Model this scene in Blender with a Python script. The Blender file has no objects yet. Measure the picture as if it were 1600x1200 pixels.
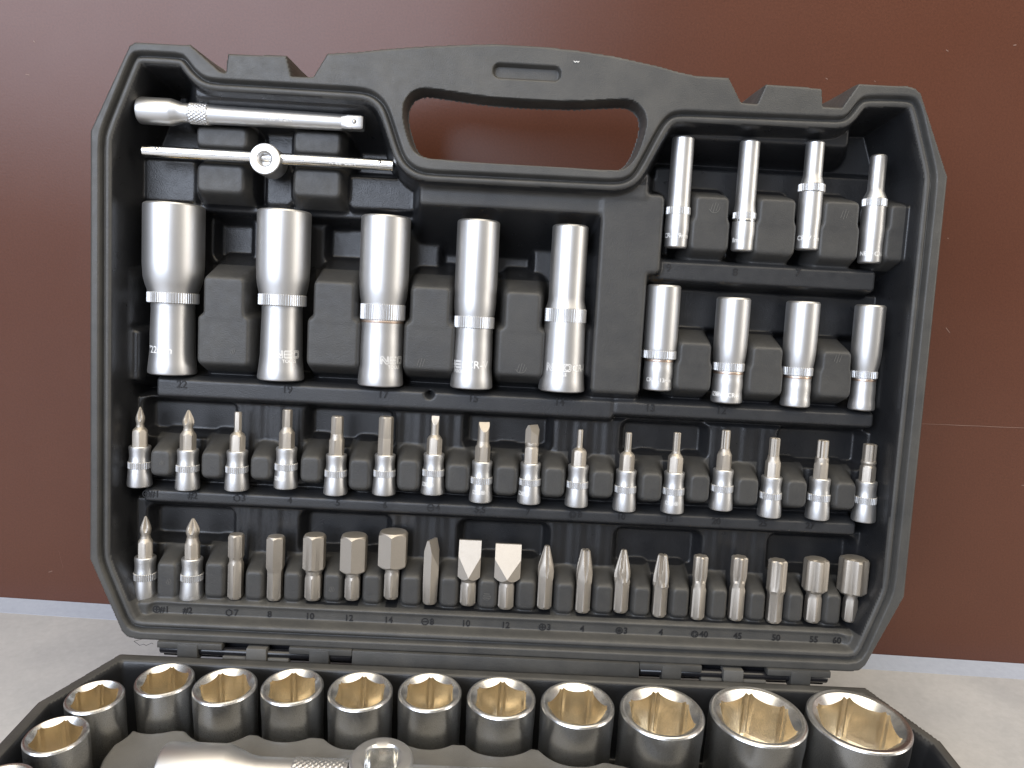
import bpy, bmesh, math, random
import numpy as np
from mathutils import Matrix, Vector
random.seed(7); rng = np.random.default_rng(7)
SC = bpy.context.scene
COL = SC.collection
S = 0.001                                   # tables below are in millimetres
R = math.radians

# ------------------------------------------------------------------ camera
cam = bpy.data.cameras.new('camera'); cam_ob = bpy.data.objects.new('camera', cam); COL.objects.link(cam_ob)
cam.lens = 27.0; cam.sensor_width = 36.0; cam.clip_start = 0.01; cam.clip_end = 50
cam_ob.matrix_world = Matrix(((0.99858, -0.05098, -0.01558, -0.00481),
                              (-0.00321, 0.23434, -0.97215, -0.32664),
                              (0.05321, 0.97082, 0.23384, 0.26419), (0, 0, 0, 1)))
cam.dof.use_dof = False
SC.camera = cam_ob
# ------------------------------------------------------------------ world and lamps (indoor close-up: window + ceiling lamp)
w = bpy.data.worlds.new('World'); SC.world = w; w.use_nodes = True
w.node_tree.nodes['Background'].inputs[0].default_value = (1.0, 0.96, 0.92, 1)
w.node_tree.nodes['Background'].inputs[1].default_value = 0.22

def area(name, loc, target, sx, sy, power, color):
    l = bpy.data.lights.new(name, 'AREA'); l.shape = 'RECTANGLE'; l.size = sx; l.size_y = sy
    l.energy = power; l.color = color
    o = bpy.data.objects.new(name, l); COL.objects.link(o); o.location = loc
    o.rotation_euler = (Vector(target) - Vector(loc)).to_track_quat('-Z', 'Y').to_euler()
    return o
area('window_light', (-0.92, -1.5, 0.90), (0, 0, 0.15), 1.7, 1.15, 42, (0.76, 0.84, 1.0))
area('ceiling_lamp', (0.25, -0.55, 1.75), (0.0, -0.05, 0.1), 2.5, 1.7, 46, (1.0, 0.89, 0.71))
area('far_window_light', (1.65, -0.55, 0.65), (0, 0, 0.15), 0.45, 1.0, 9, (1.0, 0.93, 0.84))

SC.view_settings.view_transform = 'Standard'; SC.view_settings.look = 'None'
SC.view_settings.exposure = 0; SC.view_settings.gamma = 1
SC.render.engine = 'CYCLES'
SC.cycles.max_bounces = 8; SC.cycles.glossy_bounces = 7

# ------------------------------------------------------------------ materials
def nodes(name):
    m = bpy.data.materials.new(name); m.use_nodes = True
    nt = m.node_tree; b = nt.nodes['Principled BSDF']
    return m, nt, b
def N(nt, t, **kw):
    n = nt.nodes.new(t)
    for k, v in kw.items():
        if k in n.inputs: n.inputs[k].default_value = v
        else: setattr(n, k, v)
    return n
def noise(nt, scale, detail=3, rough=0.6, stretch=None):
    tc = nt.nodes.new('ShaderNodeTexCoord'); n = N(nt, 'ShaderNodeTexNoise', Scale=scale, Detail=detail, Roughness=rough)
    if stretch:
        mp = nt.nodes.new('ShaderNodeMapping'); mp.inputs['Scale'].default_value = stretch
        nt.links.new(tc.outputs['Object'], mp.inputs[0]); nt.links.new(mp.outputs[0], n.inputs['Vector'])
    else: nt.links.new(tc.outputs['Object'], n.inputs['Vector'])
    return n
def ramp(nt, src, stops):
    r = nt.nodes.new('ShaderNodeValToRGB'); e = r.color_ramp.elements
    while len(e) < len(stops): e.new(0.5)
    for x, (p, c) in zip(e, stops): x.position = p; x.color = (*c, 1) if len(c) == 3 else c
    nt.links.new(src, r.inputs[0]); return r
def bump(nt, b, src, strength, dist):
    n = N(nt, 'ShaderNodeBump', Strength=strength, Distance=dist)
    nt.links.new(src, n.inputs['Height']); nt.links.new(n.outputs[0], b.inputs['Normal']); return n
def plastic(name, lo, hi, r0, r1):
    m, nt, b = nodes(name)
    n1 = noise(nt, 60, 4); c = ramp(nt, n1.outputs[0], [(0.3, lo), (0.7, hi)]); nt.links.new(c.outputs[0], b.inputs['Base Color'])
    n2 = noise(nt, 1900, 2, 0.5); r = ramp(nt, noise(nt, 220, 4).outputs[0], [(0.3, (r0,)*3), (0.72, (r1,)*3)])
    nt.links.new(r.outputs[0], b.inputs['Roughness']); bump(nt, b, n2.outputs[0], 0.45, 0.00025)
    b.inputs['Specular IOR Level'].default_value = 0.5
    return m
M_BLACK = plastic('black_plastic', (0.0115, 0.012, 0.0135), (0.0175, 0.018, 0.0195), 0.27, 0.38)  # darker than the other case plastics: recess shade put into the colour
M_LEDGE = plastic('lit_ledge_plastic', (0.020, 0.0212, 0.024), (0.029, 0.030, 0.032), 0.34, 0.46)  # paler and bluish: window reflection on the ledges put into the colour
M_RIM = plastic('scuffed_lit_rim_plastic', (0.041, 0.041, 0.040), (0.064, 0.062, 0.057), 0.40, 0.55)  # scuffed and matte; paler partly as overhead light put into the colour
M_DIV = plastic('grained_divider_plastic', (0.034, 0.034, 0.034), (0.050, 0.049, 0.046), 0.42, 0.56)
M_GREY = plastic('tray_plastic', (0.090, 0.088, 0.083), (0.120, 0.116, 0.107), 0.42, 0.6)
M_RELIEF_SHADE = plastic('shaded_number_plastic', (0.004, 0.004, 0.005), (0.007, 0.007, 0.008), 0.55, 0.7)  # blacker numbers: shading of the moulded relief put into the colour
def metal(name, col, r0, r1, grain=(1, 1, 1), gs=400, bs=0.05, bd=0.00005):
    m, nt, b = nodes(name)
    b.inputs['Metallic'].default_value = 1
    g = noise(nt, gs, 2, 0.5, grain)
    r = ramp(nt, g.outputs[0], [(0.3, (r0,)*3), (0.7, (r1,)*3)]); nt.links.new(r.outputs[0], b.inputs['Roughness'])
    lo = tuple(x*0.96 for x in col)
    c = ramp(nt, noise(nt, 90, 4).outputs[0], [(0.3, lo), (0.65, col)]); nt.links.new(c.outputs[0], b.inputs['Base Color'])
    bump(nt, b, g.outputs[0], bs, bd)
    return m
M_CHROME = metal('satin_chrome', (0.64, 0.64, 0.64), 0.40, 0.46, gs=5000, bs=0.02)
M_TRAYCHROME = metal('fine_satin_chrome', (0.70, 0.70, 0.69), 0.25, 0.31, gs=5000, bs=0.02)
M_BIT = metal('sandblasted_steel', (0.50, 0.462, 0.41), 0.50, 0.62, gs=2200, bs=0.25, bd=0.0001)
M_WARM_BORE = metal('warm_lit_bore', (0.82, 0.76, 0.65), 0.19, 0.27, gs=4000, bs=0.02)  # warm light reflected inside the bores, put into the metal colour
M_POLISH = metal('polished_steel', (0.82, 0.82, 0.81), 0.14, 0.18, gs=4000, bs=0.01)
M_MARK, _nt, _b = nodes('frosted_engraving'); _b.inputs['Base Color'].default_value = (0.86, 0.86, 0.85, 1); _b.inputs['Roughness'].default_value = 0.7; _b.inputs['Metallic'].default_value = 0.35
M_RUST, _nt, _b = nodes('copper_tint'); _b.inputs['Base Color'].default_value = (0.70, 0.55, 0.45, 1); _b.inputs['Metallic'].default_value = 1; _b.inputs['Roughness'].default_value = 0.35
M_PIN, _nt, _b = nodes('hinge_pin_black'); _b.inputs['Base Color'].default_value = (0.012, 0.012, 0.014, 1); _b.inputs['Roughness'].default_value = 0.22

def wall_mat():
    m, nt, b = nodes('brown_laminate')
    n = noise(nt, 3.2, 5); c = ramp(nt, n.outputs[0], [(0.3, (0.086, 0.029, 0.016)), (0.7, (0.106, 0.039, 0.022))])
    f = noise(nt, 900, 2, 0.7); mx = N(nt, 'ShaderNodeMix', data_type='RGBA', blend_type='OVERLAY'); mx.inputs[0].default_value = 0.30
    nt.links.new(c.outputs[0], mx.inputs[6]); nt.links.new(f.outputs[0], mx.inputs[7])
    sp = noise(nt, 75, 2, 0.5); s = ramp(nt, sp.outputs[0], [(0.80, (0, 0, 0)), (0.84, (1, 1, 1))])
    m2 = N(nt, 'ShaderNodeMix', data_type='RGBA'); m2.inputs[7].default_value = (0.22, 0.13, 0.10, 1)
    k = N(nt, 'ShaderNodeMath', operation='MULTIPLY'); k.inputs[1].default_value = 0.3
    nt.links.new(s.outputs[0], k.inputs[0]); nt.links.new(k.outputs[0], m2.inputs[0])
    nt.links.new(mx.outputs[2], m2.inputs[6]); nt.links.new(m2.outputs[2], b.inputs['Base Color'])
    b.inputs['Specular IOR Level'].default_value = 0.42
    r = ramp(nt, noise(nt, 9, 5).outputs[0], [(0.3, (0.27,)*3), (0.7, (0.34,)*3)]); nt.links.new(r.outputs[0], b.inputs['Roughness'])
    bump(nt, b, f.outputs[0], 0.12, 0.0003)
    return m
M_WALL = wall_mat()
M_SCR, _nt, _b = nodes('pale_scratch'); _b.inputs['Base Color'].default_value = (0.22, 0.135, 0.105, 1); _b.inputs['Roughness'].default_value = 0.7
def table_mat(name, a, bcol, cc):
    m, nt, b = nodes(name)
    n = noise(nt, 16, 6, 0.62); c = ramp(nt, n.outputs[0], [(0.28, a), (0.5, bcol), (0.74, cc)])
    f = noise(nt, 240, 4, 0.7); mx = N(nt, 'ShaderNodeMix', data_type='RGBA', blend_type='OVERLAY'); mx.inputs[0].default_value = 0.16
    nt.links.new(c.outputs[0], mx.inputs[6]); nt.links.new(f.outputs[0], mx.inputs[7]); nt.links.new(mx.outputs[2], b.inputs['Base Color'])
    b.inputs['Roughness'].default_value = 0.5; bump(nt, b, f.outputs[0], 0.15, 0.0004)
    return m
M_TABLE = table_mat('mottled_grey_laminate', (0.37, 0.375, 0.39), (0.43, 0.435, 0.445), (0.495, 0.495, 0.50))
M_STRIP = table_mat('pale_blue_light_band', (0.39, 0.435, 0.53), (0.41, 0.46, 0.56), (0.43, 0.48, 0.58))  # cool bluish light on the table, put into a strip's colour

# ------------------------------------------------------------------ builders
def link(o, parent=None, matrix=None):
    COL.objects.link(o)
    if parent is not None: o.parent = parent
    if matrix is not None: o.matrix_basis = matrix
    return o
def tag(o, label, cat, group=None):
    o['label'] = label; o['category'] = cat
    if group: o['group'] = group
    return o
def thing(name, matrix, label, cat, group=None):
    o = bpy.data.objects.new(name, None); o.empty_display_size = 0.01
    link(o, None, matrix); return tag(o, label, cat, group)
def mesh(name, V, F, mat, ang=32, scale=S):
    me = bpy.data.meshes.new(name)
    me.from_pydata([(x*scale, y*scale, z*scale) for x, y, z in V], [], F)
    me.materials.append(mat); me.validate()
    if len(me.polygons): 
        me.shade_smooth(); me.set_sharp_from_angle(angle=R(ang))
    me.update(); return me
def part(name, me, parent, matrix=None): return link(bpy.data.objects.new(name, me), parent, matrix)

class MB:
    def __init__(s): s.V = []; s.F = []
    def add(s, V, F):
        o = len(s.V); s.V += [tuple(v) for v in V]; s.F += [tuple(i+o for i in f) for f in F]; return s
    def box(s, x0, x1, y0, y1, z0, z1):
        V = [(x, y, z) for z in (z0, z1) for y in (y0, y1) for x in (x0, x1)]
        return s.add(V, [(0, 2, 3, 1), (4, 5, 7, 6), (0, 1, 5, 4), (2, 6, 7, 3), (0, 4, 6, 2), (1, 3, 7, 5)])
    def rings(s, rings, cap0=True, cap1=True, closed=True):
        n = len(rings[0]); V = [p for r in rings for p in r]; F = []
        for i in range(len(rings)-1):
            for j in range(n if closed else n-1):
                k = (j+1) % n; F.append((i*n+j, i*n+k, (i+1)*n+k, (i+1)*n+j))
        if cap0: F.append(tuple(reversed(range(n))))
        if cap1: F.append(tuple((len(rings)-1)*n+j for j in range(n)))
        return s.add(V, F)
    def mesh(s, name, mat, ang=32): return mesh(name, s.V, s.F, mat, ang)

def ring_y(rho, y, n=48, rot=0.0):
    """closed section round the local y axis; rho and y may be functions of the angle"""
    out = []
    for j in range(n):
        a = 2*math.pi*j/n; r = rho(a-rot) if callable(rho) else rho
        yy = y(a-rot, r) if callable(y) else y
        out.append((r*math.sin(a), yy, r*math.cos(a)))     # a = 0 faces +z (the viewer)
    return out
def lathe(prof, n=48, cap0=True, cap1=True):
    m = MB(); m.rings([list(reversed(ring_y(r, y, n))) for r, y in prof][::-1], cap1, cap0); return m
def hexr(rc):  # circumradius rc, a corner at angle 0
    def f(a):
        a = (a + math.pi/6*0) % (math.pi/3); return rc*math.cos(math.pi/6)/math.cos(a - math.pi/6)
    return f
def starr(r, depth=0.16):
    return lambda a: r*(1 - 1.25*depth*(0.5 - 0.5*math.cos(6*a))**1.3)
def phil(r, k, wdt=0.30):
    """four wings, k = 0 round .. 1 fully fluted"""
    def f(a):
        t = (a + math.pi/4) % (math.pi/2) - math.pi/4
        wing = min(1.0, (wdt/max(abs(math.tan(t)), 1e-4)) if abs(t) > math.atan(wdt) else 1.0)
        return r*(1 - k*(1-max(wing, 0.42))*0.95)
    return f
def slab(base, b):
    return lambda a: min(base(a) if callable(base) else base, b/max(abs(math.cos(a)), 1e-5))
def knurl(r, y0, y1, depth=0.32):
    nt_ = max(34, int(2*math.pi*r/1.15)); n = nt_*4; m = MB()
    def rr(j, s): return r - (depth if j % 4 in (2, 3) else 0) - s
    rings = []
    for y, s in ((y0, 0.45), (y0+0.3, 0.0), (y1-0.3, 0.0), (y1, 0.45)):
        rings.append([(rr(j, s)*math.sin(2*math.pi*j/n), y, rr(j, s)*math.cos(2*math.pi*j/n)) for j in range(n)])
    m.rings([list(reversed(q)) for q in rings][::-1], True, True)
    return m
def mouth(m, ro, rc, ytop, depth, n=96):
    """outer rim edge -> chamfer -> hexagonal bore opening towards +y; returns the bore mesh separately"""
    rin = rc*1.05; hx = hexr(rc); bore = MB()
    def rr(a):  # relieved corners: a shallow rounded flute runs down each one
        t = abs((a + math.pi/6) % (math.pi/3) - math.pi/6)
        return hx(a)*(1 + 0.035*math.exp(-((t-0.07)/0.045)**2)) - rc*0.05*math.exp(-(t/0.05)**2)
    A = [ring_y(ro, ytop-0.9, n), ring_y(ro-0.45, ytop-0.25, n), ring_y(ro-1.0, ytop, n), ring_y((ro-1.0)*.5+(rin+0.15)*.5, ytop-.05, n), ring_y(rin+0.15, ytop-0.25, n),
         ring_y(rr, lambda a, r: ytop-0.3-(rin-r)*0.95, n)]
    m.rings(A, False, False)
    Bq = [ring_y(rr, lambda a, r: ytop-0.3-(rin-r)*0.95, n), ring_y(rr, ytop-depth*.5, n), ring_y(rr, ytop-depth, n), ring_y(rc*0.62, ytop-depth-0.6, n), ring_y(rc*0.60, ytop-depth-3, n)]
    bore.rings(Bq, False, True)
    return bore
FONT = {}
def text_geo(s, size, stroke=0.0, extrude=0.0, outline=False, spacing=1.0):
    key = (s, size, stroke, extrude, outline, spacing)
    if key in FONT: return FONT[key]
    c = bpy.data.curves.new('t', 'FONT'); c.body = s; c.size = size; c.align_x = 'CENTER'; c.align_y = 'CENTER'; c.space_character = spacing
    c.resolution_u = 4
    if outline: c.fill_mode = 'NONE'; c.bevel_depth = stroke; c.bevel_resolution = 0
    else: c.extrude = extrude; c.offset = stroke
    o = bpy.data.objects.new('t', c); COL.objects.link(o)
    dg = bpy.context.evaluated_depsgraph_get(); ev = o.evaluated_get(dg); me = ev.to_mesh()
    V = [tuple(v.co) for v in me.vertices]; F = [tuple(p.vertices) for p in me.polygons]
    ev.to_mesh_clear(); COL.objects.unlink(o); bpy.data.objects.remove(o); bpy.data.curves.remove(c)
    FONT[key] = (V, F); return V, F
def neo_geo(w_=3.5, h=3.3, gap=.75, t=.17):
    m = MB()
    def st(x0, y0, x1, y1):
        dx, dy = x1-x0, y1-y0; L = math.hypot(dx, dy); k = max(2, int(L/.8)); nx, ny = -dy/L*t, dx/L*t
        V = [(x0+dx*i/k+sg*nx, y0+dy*i/k+sg*ny, 0) for i in range(k+1) for sg in (1, -1)]
        m.add(V, [(2*i, 2*i+1, 2*i+3, 2*i+2) for i in range(k)])
    o = -1.5*w_-gap; b = -h/2; e = h/2; q = .55
    for a_, c_ in (((0, b), (0, e)), ((0, e), (q+.3, e)), ((q+.3, e), (w_-q, b+.9)), ((w_-q, b+.9), (w_-q, e)), ((w_-q, e), (w_, e)), ((w_, e), (w_, b)), ((w_, b), (w_-q-.5, b)), ((w_-q-.5, b), (q, e-1)), ((q, e-1), (q, b)), ((q, b), (0, b))):
        st(o+a_[0], a_[1], o+c_[0], c_[1])
    o += w_+gap
    for y in (b, b+.45, -.22, .22, e-.45, e): st(o+.1, y, o+w_, y)
    st(o, b+.2, o, e-.2)
    o += w_+gap
    for r in (0, .6):
        P = [(r+.5, b+r), (w_-r-.5, b+r), (w_-r, b+r+.5), (w_-r, e-r-.5), (w_-r-.5, e-r), (r+.5, e-r), (r, e-r-.5), (r, b+r+.5)]
        for (x0, y0), (x1, y1) in zip(P, P[1:]+P[:1]): st(o+x0, y0, o+x1, y1)
    return m.V, m.F
def wrap_text(parent, pieces, rad, name='engraving'):
    """pieces: (text,size,angle deg,y,outline) bent round the y axis of the tool; rad(y) = radius there"""
    m = MB()
    for s, size, ang, y0, outl in pieces:
        V, F = text_geo(s, size, 0.10 if outl else 0.03, 0.0, outl, 1.0) if s != 'NEO' else neo_geo(size*.76, size*.72, size*.16, .15 if size > 3 else .12)
        W = []
        for x, y, z in V:
            r = rad(y0+y)+0.06+(z if outl else 0); a = R(ang)+x/rad(y0+y); W.append((r*math.sin(a), y0+y, r*math.cos(a)))
        m.add(W, F)
    return part(name, m.mesh(name, M_MARK), parent)

DEEP = [('22', -160.56, 85.92, 165.01, 0.33, 119.27, 124.37, 15.42, 13.02, 9.88, 11.98, -18), ('19', -108.72, 86.01, 164.59, 0.05, 120.77, 126.15, 12.7, 11.43, 8.67, 10.76, -16), ('17', -61.4, 85.82, 164.49, -1.08, 116.66, 124.14, 11.52, 10.62, 8.97, 10.32, -15), ('15', -18.41, 86.85, 164.83, -0.87, 115.02, 120.71, 9.89, 9.51, 8.09, 9.59, -14.5), ('14', 24.29, 87.66, 164.91, -1.08, 119.94, 126.52, 8.41, 9.84, 8.71, 10.52, -14.5), ('9', 73.27, 157.02, 207.18, 0.49, 171.85, 175.62, 5.16, 5.76, 5.02, 5.02, -12), ('8', 104.05, 157.17, 207.3, 0.98, 171.61, 174.8, 4.73, 5.55, 4.88, 5.03, -12), ('7', 134.1, 159.25, 208.62, -0.54, 185.54, 189.29, 4.44, 6.37, 5.04, 5.33, -12), ('6', 163.9, 154.76, 204.08, 0.3, 180.45, 184.22, 4.01, 6.1, 5.2, 5.5, -12), ('13', 69.59, 90.52, 139.78, -0.03, 105.3, 109.37, 7.99, 8.14, 6.18, 6.63, -13.5), ('12', 102.72, 86.24, 135.71, 0.03, 101.24, 105.33, 8.17, 7.64, 6.51, 7.26, -13.5), ('11', 135.56, 86.09, 135.63, -0.45, 100.81, 104.9, 8.19, 7.51, 6.22, 6.98, -13.5), ('10', 167.14, 86.06, 135.64, -0.06, 101.1, 104.74, 7.59, 6.6, 5.46, 6.38, -13)]
BITSOCK1 = [('ph', 1.6, -173.12, 32.28, 51.69, 70.11), ('ph', 2, -150.54, 31.96, 51.21, 69.81), ('hex', 3, -127.27, 32.78, 51.74, 70.05), ('hex', 4, -104.11, 34.91, 54.38, 72.41), ('hex', 5, -80.53, 33.0, 52.32, 70.41), ('hex', 6, -57.5, 34.15, 53.48, 71.41), ('slot', 3.5, -34.38, 35.54, 55.06, 72.9), ('slot', 5.0, -11.36, 33.0, 52.55, 71.12), ('slotside', 5, 11.75, 33.33, 52.91, 70.92), ('star', 2.3, 34.48, 33.0, 52.82, 69.8), ('star', 2.7, 57.51, 32.07, 51.72, 69.57), ('star', 3.2, 80.57, 32.21, 51.96, 70.73), ('star', 3.8, 103.81, 34.79, 54.33, 73.09), ('star', 4.4, 127.32, 32.47, 51.98, 70.58), ('star', 5, 150.57, 32.5, 52.42, 70.55), ('star', 5.6, 173.08, 32.39, 52.03, 69.86)]
BITSOCK2 = [('ph', 2, -170.17, -22.16, -1.75, 17.81), ('ph', 2.4, -147.79, -21.32, -1.33, 17.85)]
BITS = [('hexneck', -126.76, -20.11, 11.39, 3.83, 3.68, 0), ('hexplain', -107.94, -19.78, 11.33, 4.45, 3.68, 0), ('hexhead', -89.46, -18.71, 13.04, 5.53, 4.15, -3.42), ('hexhead', -70.63, -17.76, 13.85, 6.61, 3.84, -3.45), ('hexhead', -51.97, -16.36, 16.44, 7.23, 3.69, -0.16), ('slotside', -33.39, -18.08, 13.28, 4.01, 3.55, 0), ('slothead', -15.04, -17.63, 13.91, 5.09, 4.01, -2.65), ('slothead', 3.29, -18.51, 12.9, 5.95, 4.02, -2.27), ('ph', 21.84, -17.62, 12.95, 4.02, 3.72, 0), ('phflat', 40.45, -18.66, 11.94, 4.03, 3.72, 0), ('pz', 58.82, -17.77, 12.75, 4.04, 3.73, 0), ('pzflat', 77.7, -19.07, 11.29, 4.04, 3.58, 0), ('starwaist', 96.26, -19.42, 11.56, 3.58, 3.58, -2.98), ('starwaist', 115.0, -19.04, 12.06, 4.05, 3.74, -2.08), ('starplain', 133.66, -19.51, 11.32, 4.68, 3.9, 0), ('starhead', 152.38, -18.3, 13.06, 6.25, 4.06, -2.82), ('starhead', 170.56, -17.22, 14.46, 7.35, 3.6, -3.09)]
DIV_A = [[-144.5, 92.2, -122.8, 132.6], [-94.0, 94.0, -72.2, 133.2], [-49.1, 94.2, -28.1, 133.2], [-5.8, 94.0, 13.8, 133.0]]
DIV_R1 = [[79.3, 156.3, 96.6, 181.1], [108.8, 156.2, 127.4, 181.6], [138.7, 155.7, 156.8, 182.0], [169.3, 156.3, 183.2, 181.8]]
DIV_R2 = [[77.0, 91.5, 93.5, 113.9], [111.0, 91.1, 127.2, 113.6], [144.1, 91.6, 159.5, 113.2]]
DIV_B1 = [[-167.3, 38.1, -155.8, 50.9], [-143.6, 38.1, -132.2, 51.1], [-120.6, 38.5, -109.5, 50.4], [-97.2, 38.4, -86.2, 51.3], [-74.4, 35.9, -62.9, 51.2], [-51.5, 36.7, -40.0, 52.0], [-28.5, 37.0, -16.5, 51.1], [-5.6, 36.9, 6.2, 51.4], [17.1, 37.2, 28.6, 51.8], [39.8, 37.9, 51.7, 51.3], [63.4, 37.3, 74.9, 51.3], [86.4, 38.0, 97.6, 51.6], [109.0, 37.6, 120.9, 51.2], [132.5, 37.8, 144.1, 51.2], [155.8, 37.9, 167.4, 51.3]]
DIV_B2 = [[-163.5, -20.2, -153.1, -3.3], [-140.8, -19.4, -130.5, -2.2], [-121.7, -19.5, -112.1, -5.3], [-103.3, -19.4, -94.2, -5.0], [-84.4, -18.6, -75.0, -4.8], [-65.8, -18.7, -56.1, -4.4], [-47.5, -18.7, -37.4, -4.2], [-28.9, -18.6, -19.4, -4.0], [-10.5, -18.5, -0.7, -4.3], [7.9, -18.4, 17.7, -3.8], [26.5, -19.0, 36.1, -4.1], [45.1, -18.4, 54.9, -4.2], [63.5, -18.5, 72.9, -4.4], [82.2, -18.6, 91.6, -4.0], [101.0, -18.6, 110.0, -3.6], [119.6, -18.4, 128.5, -4.3], [138.2, -18.3, 146.9, -3.8], [156.4, -18.5, 165.2, -3.6]]
DIV_T = [[-149.6, 191.7, -126.1, 200.8], [-105.0, 191.2, -83.3, 201.2], [-149.1, 171.3, -127.2, 184.0], [-104.9, 171.7, -82.7, 184.1]]
PK1 = [[-173.9, 57.3, -133.1, 72.1], [-96.1, 56.5, -56.6, 72.2], [-19.4, 58.1, 19.7, 73.9], [57.0, 57.9, 96.2, 72.7], [134.0, 57.6, 173.5, 73.8]]
PK2 = [[-171.3, 4.7, -133.0, 19.5], [-97.1, 2.5, -56.8, 20.0], [-19.9, 1.1, 21.3, 19.3], [57.1, 1.2, 96.6, 19.1], [133.5, 4.0, 173.5, 19.6]]
PKA = [[-146.6, 142.8, -130.5, 161.6], [-92.3, 144.3, -73.0, 160.9], [-36.1, 142.1, 7.0, 160.3]]
CAV = [[-186.02, 191.86], [-172.54, 226.01], [-170.07, 227.76], [-150.97, 227.75], [-148.74, 226.26], [-144.79, 221.35], [-139.74, 217.84], [-70.83, 217.58], [-64.87, 215.46], [-60.22, 210.81], [-53.0, 191.14], [-49.71, 186.61], [-43.94, 183.88], [41.31, 184.32], [46.37, 185.43], [49.88, 188.41], [59.8, 209.72], [63.46, 214.05], [67.88, 215.67], [140.05, 216.88], [143.04, 218.42], [147.01, 224.69], [150.23, 226.79], [170.39, 227.63], [174.36, 225.1], [185.05, 194.05], [184.56, 2.24], [170.72, -30.61], [-170.77, -31.85], [-185.94, -0.68]]
HOLE = [[-53.22, 211.19], [-50.88, 215.96], [-47.6, 218.05], [-43.7, 218.81], [-34.12, 217.98], [-17.19, 216.46], [2.54, 216.18], [22.25, 216.72], [39.09, 218.47], [46.14, 218.86], [50.53, 216.63], [53.05, 212.93], [53.43, 207.44], [50.97, 197.63], [47.94, 191.92], [44.41, 189.22], [38.16, 188.88], [-4.5, 189.07], [-41.91, 189.53], [-47.08, 191.46], [-49.79, 195.73], [-52.67, 204.38]]
SLOT = [-14.9, 225.3, 15.0, 231.6]
TBAR = [[-172.13, 187.93], [-58.2, 186.69], [-115.16, 186.46]]
EXT = [[-173.7, 205.41], [-72.59, 204.85], [-158.3, 205.13], [-150.79, 204.7], [-141.84, 204.91], [-80.7, 204.86]]
LAB1 = [[-168.19, 29.27], [-148.1, 30.27], [-126.15, 29.82], [-102.07, 30.09], [-79.14, 30.31], [-56.77, 30.18], [-33.73, 29.77], [-11.28, 29.95], [11.52, 30.15], [34.34, 30.66], [56.37, 29.88], [79.62, 29.78], [102.31, 29.65], [124.99, 30.15], [147.77, 30.02]]
LAB2 = [[-160.58, -24.25], [-147.59, -24.26], [-126.7, -24.51], [-108.81, -24.6], [-89.68, -24.63], [-71.12, -24.69], [-52.25, -24.41], [-33.63, -24.47], [-15.31, -24.23], [3.65, -23.95], [22.36, -24.01], [40.49, -24.42], [59.24, -24.16], [78.31, -23.88], [96.87, -24.59], [115.39, -24.34], [133.97, -24.42], [152.26, -24.5], [163.45, -24.61]]
LABA = [[-153.8, 82.18], [-104.55, 82.31], [-59.56, 82.21], [-37.79, 83.02], [-17.12, 82.57], [23.68, 82.84], [66.79, 82.31], [100.6, 82.82], [70.8, 148.37], [102.04, 147.97], [131.43, 149.23]]
TRAYSOCK = [[-168.7, 70.2, 11.4], [-166.2, 46.6, 11.3], [-143.1, 33.2, 12.1], [-116.2, 35.8, 13.3], [-87.9, 33.9, 13.2], [-58.3, 35.0, 13.9], [-28.4, 33.4, 13.8], [2.7, 35.1, 14.9], [35.6, 37.4, 15.9], [71.7, 39.8, 18.0], [113.1, 39.6, 20.4], [156.6, 39.9, 21.4]]

def off_axis(x, z):      # width measured obliquely -> true radius
    return (348-z)/math.hypot(348-z, x+4.8)
DEEP = [(n_, x, a, b, l, k0, k1, *[q*off_axis(x, z)*(0.96 if n_ == '22' else 1) for q in (rt, rk, rn*1.08, rb*1.04)], z) for n_, x, a, b, l, k0, k1, rt, rk, rn, rb, z in DEEP]
BITS = [(k, x, a, b, rt*off_axis(x, -12), rb*off_axis(x, -12), y) for k, x, a, b, rt, rb, y in BITS]

# ================================================================== SETTING: table and wall
wall_dir = math.atan2(-(-0.09684+0.11927), 0.3302+0.3167)        # the wall runs slightly askew to the case
wall_o = Vector(((-0.3167+0.3302)/2, (0.11927+0.09684)/2, 0))
M_WALLPOS = Matrix.Translation(wall_o) @ Matrix.Rotation(wall_dir, 4, 'Z')
wall = tag(link(bpy.data.objects.new('wall', MB().box(-1600, 1600, 0, 30, -60, 1300).mesh('wall', M_WALL)), None, M_WALLPOS),
           'glossy reddish brown laminate panel standing behind the open tool case', 'wall')
def scratch(pts, wd):
    m = MB(); W = []
    for i, (x, z) in enumerate(pts):
        q = wd*(0.35 + 0.65*math.sin(math.pi*(i+0.5)/len(pts)))*random.uniform(.7, 1.2); W.append((x, z, q))
    up = [(x, -0.12, z+q) for x, z, q in W]; dn = [(x, -0.12, z-q) for x, z, q in W]
    n = len(W); V = up+dn+[(x, 0.1, z) for x, z, q in W]
    F = [(i, i+1, n+i+1, n+i) for i in range(n-1)]
    return part('scratch', m.add(V, F).mesh('scratch', M_SCR), wall)
SCR = [([(x, 0) for x in range(0, 90, 6)], 0.34)]
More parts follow.
